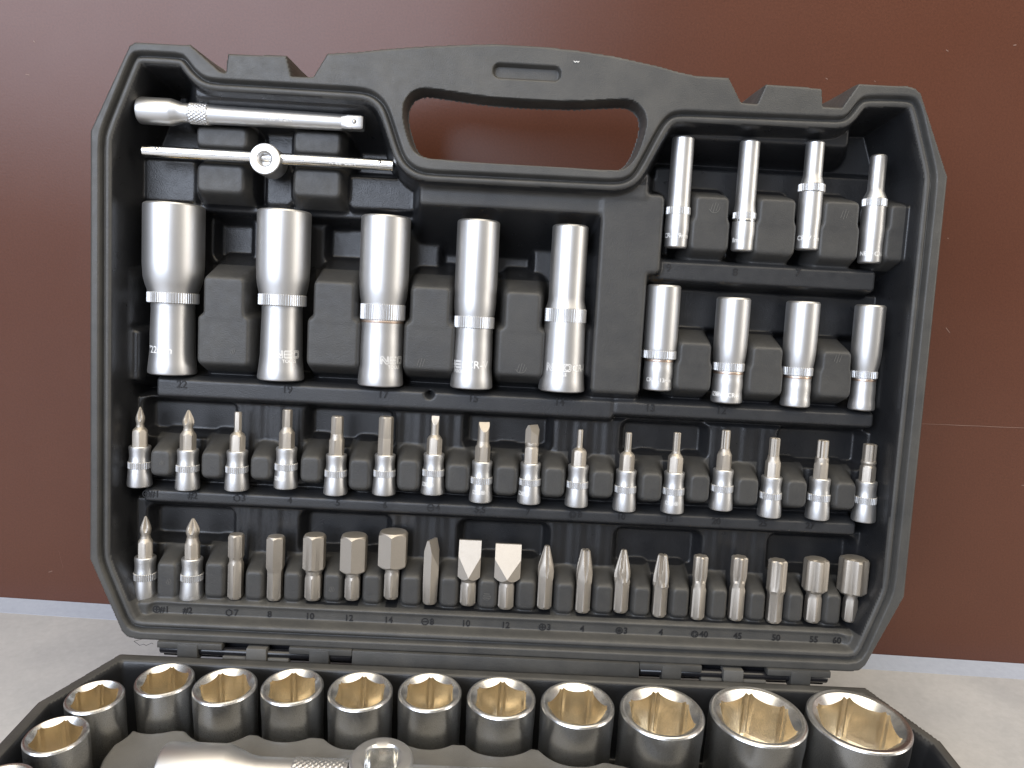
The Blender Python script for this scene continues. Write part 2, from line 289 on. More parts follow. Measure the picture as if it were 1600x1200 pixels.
SCR = [([(233.8, 150.4), (244.7, 150.7), (255.7, 150.8), (266.7, 151.1), (277.7, 151.2), (292.3, 151.6), (306.8, 151.9)], 0.17600000000000002), ([(-282.5, 35.2), (-281.8, 30.0), (-280.7, 23.1)], 0.385), ([(-290.4, 19.8), (-287.9, 20.8)], 0.44000000000000006), ([(298.0, 116.7), (301.8, 116.6)], 0.275), ([(176.6, 334.6), (177.3, 334.0)], 0.33), ([(244.6, 355.1), (246.1, 355.4)], 0.275), ([(210.8, 351.3), (212.2, 350.7)], 0.275), ([(237.3, 206.9), (240.0, 204.2)], 0.33), ([(-270.9, 332.8), (-269.9, 332.2)], 0.385), ([(-276.7, 315.7), (-274.6, 315.5)], 0.33), ([(229.0, 256.1), (229.8, 255.8)], 0.33), ([(151.2, 334.6), (152.3, 334.1)], 0.275)]
for pts, wd_ in SCR: scratch(pts, wd_)
table = tag(link(bpy.data.objects.new('table', MB().box(-1500, 1500, -1500, -17.3, -30, 0).mesh('table', M_TABLE)), None, M_WALLPOS),
            'mottled light grey tabletop under the open tool case', 'table')
part('cool_light_strip', MB().box(-1500, 1500, -17.3, -0.3, -30, 0.15).mesh('cool_light_strip', M_STRIP), table)  # added strip, paints the band of cool light along the wall

# ================================================================== CASE
BETA = R(8.159834)
CASE = thing('tool_case', Matrix.Translation((0, -0.150, 0)), 'open black plastic socket set case with carry handle and hinged lid', 'tool case')
M_CASE_INV = Matrix.Translation((0, 0.150, 0))
M_LID = Matrix.Translation((0, 0, .050)) @ Matrix.Rotation(math.pi/2-BETA, 4, 'X') @ Matrix.Translation((0, .042, .006))
M_TRAY = Matrix.Translation((0, 0, .050))          # local x, y = -d, z = h

def sdf(P, X, Y):
    """signed distance to polygon P, positive inside"""
    P = np.array(P, float); D = np.full(X.shape, 1e9); ins = np.zeros(X.shape, bool)
    n = len(P)
    for i in range(n):
        a = P[i]; b = P[(i+1) % n]; e = b-a; L2 = e@e
        if L2 < 1e-9: continue
        t = np.clip(((X-a[0])*e[0]+(Y-a[1])*e[1])/L2, 0, 1)
        d = (X-a[0]-t*e[0])**2+(Y-a[1]-t*e[1])**2; D = np.minimum(D, d)
        c = ((a[1] <= Y) & (b[1] > Y)) | ((b[1] <= Y) & (a[1] > Y))
        if abs(e[1]) > 1e-9: ins ^= c & (X < a[0]+(Y-a[1])*e[0]/e[1])
    D = np.sqrt(D); return np.where(ins, D, -D).astype(np.float32)
def chaikin(P, k=2, q=.25):
    for _ in range(k):
        Q = []
        for i in range(len(P)):
            a = np.array(P[i]); b = np.array(P[(i+1) % len(P)]); L = np.linalg.norm(b-a); t = min(q, 3.0/max(L, 1e-6))
            Q += [a+(b-a)*t, b-(b-a)*t]
        P = Q
    return [tuple(p) for p in P]
def blur(Z, s):
    r = int(3*s)+1; k = np.exp(-0.5*(np.arange(-r, r+1)/s)**2); k /= k.sum()
    for ax in (0, 1):
        P = np.pad(Z, [(r, r) if a == ax else (0, 0) for a in (0, 1)], mode='edge'); O = np.zeros_like(Z)
        for i, kk in enumerate(k): O += kk*(P[i:i+Z.shape[0], :] if ax == 0 else P[:, i:i+Z.shape[1]])
        Z = O
    return Z
def rbox(X, Y, x0, y0, x1, y1, rad=2.0):
    """distance outside a rounded rectangle (negative inside)"""
    dx = np.abs(X-(x0+x1)/2)-(x1-x0)/2+rad; dy = np.abs(Y-(y0+y1)/2)-(y1-y0)/2+rad
    return np.hypot(np.maximum(dx, 0), np.maximum(dy, 0))+np.minimum(np.maximum(dx, dy), 0)-rad
def grid_mesh(name, X, Y, Z, keep, sel, mat, NRM=None):
    """the faces of the height field chosen by sel as one mesh that shares its border exactly with its neighbours"""
    ny, nx = X.shape; idx = np.arange(nx*ny).reshape(ny, nx)
    q = np.stack([idx[:-1, :-1], idx[:-1, 1:], idx[1:, 1:], idx[1:, :-1]], -1)[sel & keep]
    used, inv = np.unique(q.ravel(), return_inverse=True)
    if len(q) == 0: return None
    co = np.stack([X.ravel()[used], Y.ravel()[used], Z.ravel()[used]], -1).astype(np.float32)*S
    me = bpy.data.meshes.new(name); me.vertices.add(len(used)); me.vertices.foreach_set('co', co.ravel())
    me.loops.add(len(inv)); me.loops.foreach_set('vertex_index', inv.astype(np.int32))
    me.polygons.add(len(q)); me.polygons.foreach_set('loop_start', np.arange(0, len(inv), 4, dtype=np.int32))
    me.polygons.foreach_set('loop_total', np.full(len(q), 4, dtype=np.int32))
    me.update(calc_edges=True); me.materials.append(mat); me.shade_smooth()
    if NRM is not None: me.normals_split_custom_set_from_vertices(NRM.reshape(-1, 3)[used].tolist())
    return me
def normals(Z, h):
    gy, gx = np.gradient(Z, h); n = np.stack([-gx, -gy, np.ones_like(Z)], -1); return n/np.linalg.norm(n, axis=-1, keepdims=True)

# ---- lid height field (mm; x right, y up the lid, z towards the viewer, 0 = rim)
H = 0.5
xs = np.arange(-193, 193.01, H); ys = np.arange(-41.5, 243.01, H); X, Y = np.meshgrid(xs, ys); X = X.astype(np.float32); Y = Y.astype(np.float32)
OUT = [(-190, 193), (-173.2, 230.2), (-170.5, 231.8), (-147, 232), (-134, 221.6), (-131.5, 221.2), (-130.7, 229), (-105, 229.8), (-102.6, 221.2), (-93.2, 221.5),
       (-87.4, 231.6), (-74, 233), (-62.8, 234.8), (-49, 236.6), (-35, 238), (-22, 239.2), (-12.7, 239.8), (6.8, 239.8), (22, 239), (37.8, 237.5), (57.8, 234.3), (66, 232.5), (75, 231.1), (89, 231),
       (95.2, 221), (102, 220.6), (105.3, 229.3), (130.4, 228.9), (131.6, 221.1), (139.8, 221.1), (146.4, 231.9), (168.5, 232), (172, 231.2), (174.6, 229), (190, 194),
       (190, 0), (175.2, -34), (172.5, -36.9), (168, -37.9), (-168, -37.9), (-173, -36.8), (-175.5, -34), (-190, -0.5)]
CAV[-3] = (172.6, -33.2); CAV[-2] = (-172.4, -33.6)
CAVP = chaikin(CAV, 2); HOLEP = chaikin(HOLE, 1)
dO = sdf(OUT, X, Y); dC = sdf(CAVP, X, Y); dH = sdf(HOLEP, X, Y)
Zf = np.full(X.shape, -35.0, np.float32)
def raise_box(x0, y0, x1, y1, z, sl=6.0, top=None, bot=None, rad=2.0):
    """a moulded block: flat front at z, walls with draft sl (mm of depth per mm)"""
    global Zf
    r_ = min(rad, (x1-x0)/2-.1, (y1-y0)/2-.1)
    ax = np.maximum(np.abs(X-(x0+x1)/2)-((x1-x0)/2-r_), 0); dy = Y-(y0+y1)/2; ay = np.maximum(np.abs(dy)-((y1-y0)/2-r_), 0)
    sy = np.where(dy > 0, top or sl, bot or sl); q = (sl*ax**2+sy*ay**2)/(ax**2+ay**2+1e-6)
    h = z-np.maximum(np.hypot(ax, ay)-r_, 0)*q
    Zf = np.maximum(Zf, h.astype(np.float32))
def sink_box(x0, y0, x1, y1, z, sl=5.0, rad=2.5):
    global Zf
    Zf = np.minimum(Zf, (z+np.maximum(rbox(X, Y, x0, y0, x1, y1, rad), 0)*sl).astype(np.float32))
# floors of the two bit rows and the upper rows, with their sunk pockets
raise_box(-181, 34, 181, 74.5, -21, 5)
raise_box(-181, -22, 181, 25, -21, 5)
raise_box(-150, 139, 36, 163, -34.4, 3)
raise_box(64, 120, 182, 141, -27, 5); raise_box(64, 175, 180, 197, -29, 4)
for p in PK1+PK2: sink_box(*p, -30)
# soft fluting of the panels behind the bits
Zf += (np.where((Y < 74) & (Zf < -18) & (Zf > -24), 0.25*np.sin(X*0.55)+0.15*np.sin(X*1.31+1), 0)).astype(np.float32)
# channels under the sockets
for nm, x, y0, y1, lean, k0, k1, rt, rk, rn, rb, z in DEEP:
    sink_box(x-max(rt, rb)-0.7, y0-1.2, x+max(rt, rb)+0.7, y1+1.5, z-max(rt, rb)-1.0, 8, 1.5)
Zl = Zf.copy()
# pockets behind the long row
for p in PKA: sink_box(*p, -41)
# label ledges
raise_box(-171.5, 24.6, 170.5, 31.3, -12.5, 7, rad=1.0)
raise_box(-166, 75.2, 49.3, 84.6, -12.5, 7, rad=1.0); raise_box(-165.9, 75.2, -148.5, 84.6, -12.9, 7, rad=1.0)
raise_box(49.9, 77.4, 174, 84.6, -12.5, 7, rad=1.0)
raise_box(58, 141.6, 168.5, 151.4, -12.5, 7, rad=1.0)
# plateau between the long row and the right hand rows
raise_box(37.5, 88.5, 60.5, 180, -8.2, 6, bot=2.2, rad=1.5)
raise_box(52, 144.5, 66.2, 180.5, -8.2, 6, rad=2.5)
raise_box(-46, 170.5, 62, 179, -9, 4, bot=1.6, rad=1.5); raise_box(-46, 178, 58, 190, -7.6, 4, rad=1.5)
raise_box(34.5, 95, 40, 118, -12, 5, rad=1.5)
# upper left compartment
raise_box(-178, 166.6, -152.8, 187, -24, 6); raise_box(-121, 168, -108, 203, -26, 5); raise_box(-80.5, 168, -49.5, 184, -23, 6)
raise_box(-178, 163.5, 36, 167.0, -27, 5, rad=1)
raise_box(-147, 211, -66, 222, -6, 2.0); raise_box(-128, 203, -104, 214, -22, 5); raise_box(-97, 202, -77, 212, -23, 5)
raise_box(64, 207, 150, 220, -13, 3.0)
# bottom ledge with its label strip and ridges
raise_box(-171, -33.5, 171, -21.3, -5.4, 5, rad=1.5)
sink_box(-164.5, -28.9, 166.5, -22.5, -7.2, 1.6, 2.6)
# wall ribs at both ends
raise_box(-187, 108, -177.2, 132, -15, 4, top=2); raise_box(-187, 82, -175.0, 106, -15, 4, rad=1.5); raise_box(-187, 82, -179, 134.5, -12, 4, rad=1.5)
raise_box(175.6, 86, 188, 113, -16, 4, top=2); raise_box(178.5, 84, 188, 116, -12, 4)
raise_box(-187, 40, -181.2, 56, -15, 4); raise_box(180.6, 24, 188, 58, -15, 4); raise_box(-186, -18, -178.4, -2, -15, 3); raise_box(176.4, -18, 187, 0, -15, 3)
DIVS = []
def divider(x0, y0, x1, y1, z, top, bot, sl=7, waist=0.0, rad=2.2):
    if waist:
        ym = y0+(y1-y0)*0.52
        raise_box(x0+waist*.55, ym, x1-waist*.55, y1, z, sl, top=top, rad=rad); raise_box(x0-waist*.6, y0, x1+waist*.6, ym+2, z-0.1, sl, bot=bot, rad=rad)
    else: raise_box(x0, y0, x1, y1, z, sl, top=top, bot=bot, rad=rad)
    DIVS.append((x0-waist-1.9, y0-(22/(bot or 7))*.45, x1+waist+1.9, y1+(18/(top or 7))*.9))
for b in DIV_A: divider(*b, -8.5, 2.6, 2.6, waist=2.2)
for b in DIV_R1: divider(*b, -8.5, 4.0, 2.4, waist=0.9)
for b in DIV_R2: divider(*b, -8.5, 3.0, 2.6, waist=0.8)
for b in DIV_B1: divider(b[0]+.5, b[1]+.4, b[2]-.5, b[3], -8.2, 2.8, 4.0, rad=2.6)
for b in DIV_B2: divider(b[0]+.3, b[1], b[2]-.3, b[3], -8.2, 2.8, 6.0, rad=2.0)
for b in DIV_T: divider(*b, -14.5, 3.2, 2.2, sl=4.0, rad=2.5)
# peg hole by the 15 mark
Zf = np.where(np.hypot(X+37.8, Y-82.9) < 1.35, -22, Zf).astype(np.float32)
Zf = blur(Zf, 1.35)
# rim, gasket groove, lip and inner wall
s = dC
prof = np.interp(s, [-3.0, -0.45, -0.1, 0.5, 1.35, 1.8, 2.2, 3.6, 4.4, 5.2, 6.5, 9.5, 12.0],
                    [0.0, 0.0, -0.15, -3.4, -3.5, -1.3, -1.0, -1.1, -1.6, -3.6, -12.0, -34, -60]).astype(np.float32)
lower = np.clip((-19.0-Y)/3.0, 0, 1)
Z = np.maximum(prof, np.where(s > 2.5, Zf, -60)).astype(np.float32)
Z = blur(Z, 0.6)
# grip recess and handle slot in the flange
Z = np.minimum(Z, np.where(rbox(X, Y, *SLOT, 2.8) < 0, -np.clip(-rbox(X, Y, *SLOT, 2.8)*5, 0, 3.0), 9).astype(np.float32))
# slightly wavy flange so that it does not read as a perfect plane
Z += (0.10*np.sin(X*0.043+1.2)*np.sin(Y*0.05)).astype(np.float32)*(Z > -1)
edge = np.clip(0.55-dO, 0, 3.0); Z = Z-(np.clip(0.95-dO, 0, 0.95)**2*0.6).astype(np.float32)
deep = np.where((Y > 188) & (np.abs(X) < 92), -12, -38)
fall = np.clip(-dO/0.9, 0, 1); Z = Z*(1-fall)+deep*fall
fh = np.clip((dH+0.45)/0.9, 0, 1)
teeth = np.where((Y > 207) & (dH > -1), 0.35*np.sign(np.sin(X*2.4)), 0)
fh2 = np.clip((dH+0.45)/0.9, 0, 1); Z = Z*(1-fh2)-10*fh2
Z = Z.astype(np.float32)
cen = lambda A: (A[:-1, :-1]+A[1:, 1:]+A[:-1, 1:]+A[1:, :-1])/4
cO, cH, cX, cY, cC = cen(dO), cen(dH), cen(X), cen(Y), cen(dC)
keep = (cO > -1.3) & (cH < 1.0+0.28*np.sin(cX*2.6)*(cY > 213.5)*(np.abs(cX) < 46))
NRM = normals(Z, H)
rest = np.ones(keep.shape, bool)
LID = part('lid', bpy.data.meshes.new('lid'), CASE, M_CASE_INV @ M_LID)
jobs = []
for (x0, y0, x1, y1) in DIVS:
    selm = (cX > x0) & (cX < x1) & (cY > y0) & (cY < y1) & (cC > 8.2) & rest; rest &= ~selm; jobs.append(('divider', selm))
hs = (cY > 186) & (cX > -88) & (cX < 92) & (cC < -0.4) & rest; rest &= ~hs; jobs.append(('handle', hs))
for x0, x1 in ((-131.6, -102), (104.5, 132)):
    hs = (cY > 221.6) & (cX > x0) & (cX < x1) & rest; rest &= ~hs; jobs.append(('latch_tab', hs))
for (x0, y0, x1, y1) in ((-172.4, 24.0, 171.4, 32.4), (-167, 74.6, 50, 85.6), (50, 76.6, 175, 85.6), (67.2, 140.8, 169.4, 152.4)):
    hs = (cX > x0) & (cX < x1) & (cY > y0) & (cY < y1) & (cC > 8.2) & (cen(Z) > -20) & rest; rest &= ~hs; jobs.append(('label_ledge', hs))
hs = (cX > -46.5) & (cX < 66.5) & (cY > 88) & (cY < 184) & (cC > 5.5) & (cen(Z) > -9.6) & rest; rest &= ~hs; jobs.append(('centre_panel', hs))
hs = ((cC < 4.4) | (cY < -20.6)) & rest; rest &= ~hs; jobs.append(('rim', hs))  # bottom ledge takes the paler rim plastic, painting in overhead light
LID.data = grid_mesh('lid', X, Y, Z, keep, rest, M_BLACK, NRM)
for nm, selm in jobs:
    me = grid_mesh(nm, X, Y, Z, keep, selm, M_BLACK, NRM)
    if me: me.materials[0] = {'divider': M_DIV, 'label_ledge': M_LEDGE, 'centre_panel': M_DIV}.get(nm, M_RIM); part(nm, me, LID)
# closed back of the lid
BK = [(-189.6, 193), (-172.8, 230), (-147, 231.5), (-134, 221.4), (-92, 221.4), (-88, 212), (-60, 190), (60, 190), (90, 212), (94, 220.6), (139.8, 220.8), (146.4, 231.5), (172, 230.8), (189.6, 194), (189.6, 0), (175, -34), (168, -37.5), (-168, -37.5), (-175, -34), (-189.6, -0.5)]
n = len(BK); part('back_shell', MB().add([(x, y, -37.6) for x, y in BK]+[(x*.96, (y-95)*.95+95, -41.5) for x, y in BK],
     [(i, n+i, n+(i+1) % n, (i+1) % n) for i in range(n)]+[tuple(n+i for i in range(n))]).mesh('back_shell', M_BLACK), LID)

# ---- raised size numbers on the ledges
def symbol(kind, r):
    m = MB()
    def ringp(ro, ri, k, rot=0):
        V = [(ro*math.cos(2*math.pi*j/k+rot), ro*math.sin(2*math.pi*j/k+rot), z) for z in (0, .3) for j in range(k)]
        V += [(ri*math.cos(2*math.pi*j/k+rot), ri*math.sin(2*math.pi*j/k+rot), z) for z in (0, .3) for j in range(k)]
        F = []
        for j in range(k):
            q = (j+1) % k; F += [(j, q, k+q, k+j), (k+j, k+q, 3*k+q, 3*k+j), (2*k+q, 2*k+j, 3*k+j, 3*k+q)]
        m.add(V, F)
    if kind == 'h': ringp(r, r*.72, 6, R(90))
    else: ringp(r, r*.76, 16)
    t = r*.13
    if kind in 'cp': m.box(-r*.6, r*.6, -t, t, 0, .3); m.box(-t, t, -r*.6, r*.6, 0, .31)
    if kind == 's': m.box(-r*.6, r*.6, -t, t, 0, .3)
    if kind == 'p':
        for sg in (1, -1): m.add([(-.45*r, -sg*.45*r-t, .32), (.45*r, sg*.45*r-t, .32), (.45*r, sg*.45*r+t, .32), (-.45*r, -sg*.45*r+t, .32)], [(0, 1, 2, 3)])
    if kind == 't':
        for k in range(6): a = k*math.pi/3; m.box(r*.5*math.cos(a)-t, r*.5*math.cos(a)+t, r*.5*math.sin(a)-t, r*.5*math.sin(a)+t, 0, .32)
    return m
def zat(x, y):
    i = int(round((y-ys[0])/H)); j = int(round((x-xs[0])/H)); return float(np.median(Z[i-2:i+3, j-3:j+4]))
def number(txt, x, y, size, mat):
    m = MB(); wsum = 0
    sym = txt[0] if txt[0] in 'hcpst' else None; t = txt[1:] if sym else txt
    zz = zat(x, y)-0.02
    V, F = text_geo(t, size, 0.06, 0.16)
    off = 0
    if sym:
        sm = symbol(sym, size*.42); wt = max(v[0] for v in V); off = size*.5
        m.add([(vx-wt-size*.55+off, vy, vz) for vx, vy, vz in sm.V], sm.F)
    m.add([(vx+off, vy, vz+.16) for vx, vy, vz in V], F)
    part('size_number', m.mesh('size_number', mat), LID, Matrix.Translation((x*S, y*S, zz*S)))
for t, (x, y) in zip(['c#1', '#2', 'h3', '4', '5', '6', 's4', '5.5', '7', 't8', '10', '15', '20', '25', '27'], LAB1): number(t, x, 28.6, 4.3, M_RELIEF_SHADE)
for t, (x, y) in zip(['c#1', '#2', 'h7', '8', '10', '12', '14', 's8', '10', '12', 'c3', '4', 'p3', '4', 't40', '45', '50', '55', '60'], LAB2): number(t, x, -25.6, 4.2, M_RELIEF_SHADE)
for t, (x, y) in zip(['22', '19', '17', None, '15', '14', '13', '12', '9', '8', '7'], LABA):
    if t: number(t, x, y-0.6, 5.0, M_RELIEF_SHADE)
def emblem(x, y, kind, sc=1.0):
    m = MB(); zz = zat(x, y)
    for k in (-1, 0, 1):
        cx_ = k*1.25*sc; L_ = (2.2 if k == 0 else 1.7)*sc; dx = .5*sc if kind != 2 else 0
        if kind == 2: m.box(-L_, L_, cx_-.14, cx_+.14, 0, .22)
        else: m.add([(cx_-dx-.14, -L_, .2), (cx_-dx+.14, -L_, .2), (cx_+dx+.14, L_, .2), (cx_+dx-.14, L_, .2)], [(0, 1, 2, 3)])
    if kind:
        pts = [(2.6*sc*math.cos(a), 2.6*sc*math.sin(a)) for a in np.linspace(R(200), R(370), 12)]
        m.add([(px*q, py*q, .2) for q in (1, .9) for px, py in pts], [(i, i+1, 13+i, 12+i) for i in range(11)])
    part('hatch_emblem', m.mesh('hatch_emblem', M_GREY), LID, Matrix.Translation((x*S, y*S, zz*S)))
for e in [(-42, 98, 0), (4.5, 98, 1), (89, 176, 1), (149, 176, 0), (152, 110, 0), (-129, 98.5, 0, .6), (-6, -12, 2, .8), (-161, 45, 1, .5), (-157, -12, 1, .6), (-80, -12, 1, .6)]: emblem(*e)

# a burr of flash at the lower left corner and a pale nick on the handle
def wire(pts, r, nm, mat):
    m = MB()
    for p_, q_ in zip(pts, pts[1:]):
        a_, b_ = Vector(p_), Vector(q_); d_ = (b_-a_).normalized(); u_ = d_.orthogonal().normalized(); v_ = d_.cross(u_)
        m.rings([[tuple(c_+r*(math.cos(t_)*u_+math.sin(t_)*v_)) for t_ in np.linspace(0, 2*math.pi, 6)[:-1]] for c_ in (a_, b_)])
    part(nm, m.mesh(nm, mat), LID)
wire([(-166, -37.6, -.6), (-169.5, -38.6, 0), (-168, -39.3, .3), (-166.6, -40.3, .4), (-164.8, -39.6, .4), (-163.6, -40.2, .4), (-161, -38.9, .3), (-160.4, -39.4, .3)], .11, 'flash_burr', M_BLACK)
wire([(20.2, 234.2, .12), (21.0, 233.6, .12), (21.4, 234.2, .12), (22.2, 233.7, .12), (22.6, 234.3, .12)], .16, 'pale_nick', M_MARK)

# ---- tray height field (x, d forward from the hinge, h up; rim = 0)
HT = 0.75
xs2 = np.arange(-193, 193.01, HT); ds2 = np.arange(7, 296, HT); X2, D2 = np.meshgrid(xs2, ds2); X2 = X2.astype(np.float32); D2 = D2.astype(np.float32)
TO = [(-174, 10), (174, 10), (190, 46), (190, 255), (174, 291), (-174, 291), (-190, 255), (-190, 46)]
d2 = sdf(TO, X2, D2)
Zt = np.full(X2.shape, -36.0, np.float32)
crest = np.interp(X2, [-160, 10, 30, 60, 95, 140, 165], [43.6, 44.4, 47, 55, 58.5, 61, 64])
lobe = 1.1*np.sin(X2*.21)
pl = (D2-crest)*6
pl = np.minimum(pl, (X2+157.5)*5); pl = np.minimum(pl, (172-X2)*5)
for x, dd, r in TRAYSOCK: pl = np.minimum(pl, (np.hypot(X2-x, D2-dd)-r-1.1)*7)
zp = np.clip(pl-30, -36, -10.0)
Zt = np.maximum(Zt, np.where(pl > 0, np.minimum(-10, -30+pl*2.2), -36)).astype(np.float32)
Zt += (np.where(Zt > -12, 0.5*np.sin(X2*.13+D2*.07)*np.sin(D2*.21), 0)).astype(np.float32)
# trough for the drive tools
tr = rbox(X2, D2, -129, 63.5, 100, 88, 4)
Zt = np.where(tr < 0, np.minimum(Zt, np.maximum(-18, -10+tr*3)), Zt).astype(np.float32)
Zt = blur(Zt, 1.2)
p2 = np.interp(d2, [-1, -.2, 0.4, 4.2, 5.0, 5.6, 6.0, 10, 14], [0, 0, .3, .3, -0.4, -1.4, -3, -36, -60])
Z2 = np.maximum(p2, np.where(d2 > 4.5, Zt, -60)).astype(np.float32)
Z2 = blur(Z2, 0.6)
fl = np.clip(-d2/1.2, 0, 1); Z2 = Z2*(1-fl)-49.5*fl
c2, cX2, cD2 = cen(d2), cen(X2), cen(D2)
k2 = c2 > -1.8
insert = (c2 > 8) & (cen(Zt) > -30)
N2 = normals(Z2.astype(np.float32), HT); N2[..., 1] *= 1
# mesh wants y = -d: flip rows so that faces keep their winding
Xf, Yf, Zf2 = X2[::-1], -D2[::-1], Z2[::-1].astype(np.float32); N2f = N2[::-1].copy(); N2f[..., 1] *= -1
trim = c2 < 4.6
TRAY = part('tray', grid_mesh('tray', Xf, Yf, Zf2, k2[::-1], ~(insert | trim)[::-1], M_BLACK, N2f), CASE, M_CASE_INV @ M_TRAY)
part('rim', grid_mesh('rim', Xf, Yf, Zf2, k2[::-1], trim[::-1], M_RIM, N2f), TRAY)  # paler plastic paints overhead light onto the tray rim
me = grid_mesh('insert', Xf, Yf, Zf2, k2[::-1], insert[::-1], M_GREY, N2f); part('insert', me, TRAY)
n = len(TO); part('bottom', MB().add([(x*.995, -d, -49.4) for x, d in TO], [tuple(range(n))]).mesh('bottom', M_BLACK), TRAY)

# ---- hinge: knuckles alternate between lid and tray round a black pin (axis along x at lid y=-42)
def tube_x(x0, x1, r, yc, zc, k=14):
    m = MB(); m.rings([[(x, yc+r*math.cos(2*math.pi*j/k), zc+r*math.sin(2*math.pi*j/k)) for j in range(k)] for x in (x0, x0+.4, x1-.4, x1)]); 
    V = [(x, yc+(y-yc)*(0.86 if i < k or i >= 3*k else 1), zc+(z-zc)*(0.86 if i < k or i >= 3*k else 1)) for i, (x, y, z) in enumerate(m.V)]
    m.V = V; return m
hingeM = M_LID
YC, ZC = -41.6, -2.2
def kn(nm, x0, x1, r, dy=0, dz=0, mat=M_RIM): part(nm, tube_x(x0, x1, r, YC+dy, ZC+dz).mesh(nm, mat, 40), LID)
def kbox(nm, x0, x1, y0, y1, z0, z1, mat=M_RIM):
    bm = bmesh.new(); g = MB().box(x0, x1, y0, y1, z0, z1); vs = [bm.verts.new(v) for v in g.V]
    for f in g.F: bm.faces.new([vs[i] for i in f])
    bmesh.ops.bevel(bm, geom=bm.edges[:], offset=0.7, segments=2, affect='EDGES', profile=.6)
    V = [tuple(v.co) for v in bm.verts]; bm.verts.index_update(); F = [tuple(v.index for v in f.verts) for f in bm.faces]; bm.free()
    part(nm, mesh(nm, V, F, mat, 40), LID)
for sgn in (1, -1):
    f = lambda a, b: (a, b) if sgn == 1 else (-b, -a)
    for a, b in ((-158.2, -128), (-97, -67.5)): kbox('hinge_leaf', *f(a, b), -40.6, -37.4, -3.5, 1.6)
    for a, b in ((-128, -116.9), (-107.0, -97)): kbox('hinge_leaf', *f(a, b), -46.6, -43.4, -3.5, 1.2, M_GREY)
    for a, b in ((-148.7, -139.1), (-87.4, -78.1)): kbox('hinge_knuckle', *f(a, b), -46.4, -38.0, -4, 2.0)
    kbox('hinge_knuckle', *f(-116.7, -107.2), -46.4, -38.6, -4, 2.2, M_GREY)
    kn('hinge_pin', *f(-157.6, -68.2), 2.0, -0.6, 0.6, M_PIN)
kbox('hinge_gap_shade', -158, 158, -47.2, -37.2, -10, -5.2, M_PIN)  # added dark box, paints shade into the gaps between hinge leaves
kbox('hinge_tube', -67.5, 67.5, -45.8, -37.6, -5, 1.7)

# ================================================================== TOOLS IN THE LID
def at_lid(x, y, z): return M_LID @ Matrix.Translation((x*S, y*S, z*S))
NEO = lambda a, y: [('NEO', 4.6, a, y, True), ('TOOLS', 2.1, a+4, y-3.2, False)]
DEEP_INFO = {
 '22': ('widest deep chrome socket in the lid, engraved 22mm', [('"22mm', 4.6, -16, 11.6, False)]),
 '19': ('deep chrome socket second from left in the long row above mark 19', NEO(34, 12.6)),
 '17': ('deep chrome socket in the middle of the long row above mark 17', NEO(42, 12.6)),
 '15': ('deep chrome socket with CR-V in large letters above mark 15', NEO(-42, 11.4)+[('CR-V', 5.0, 18, 11.4, False)]),
 '14': ('deep chrome socket with narrow upper half above mark 14', NEO(-16, 11.6)+[('CR-V', 4.6, 52, 11.4, False)]),
 '9': ('slim deep socket engraved 9mm, leftmost of the top right row', [('CR-V 9mm', 3.0, -12, 5.2, False)]),
 '8': ('slim deep socket with low knurled band, second in the top right row above mark 8', [('8mm', 3.0, -44, 4.6, False)]),
 '7': ('slim stepped deep socket engraved 7mm with knurled band near its middle', [('CR-V 7mm', 3.0, 0, 5.0, False)]),
 '6': ('thinnest stepped deep socket, rightmost of the top right row', [('NEO CR-V', 2.8, -6, 4.0, False)]),
 '13': ('deep socket engraved 13mm, leftmost of the lower right row', [('CR-V 13mm', 2.6, -6, 5.0, False)]),
 '12': ('deep socket engraved CR-V low on its end, second in the lower right row', [('NEO', 2.6, -50, 4.2, True), ('CR-V', 2.8, 12, 4.0, False)]),
 '11': ('plain deep socket third in the lower right row, no engraving showing', []),
 '10': ('plain deep socket at the right end of the lower right row beside the lid wall', [])}
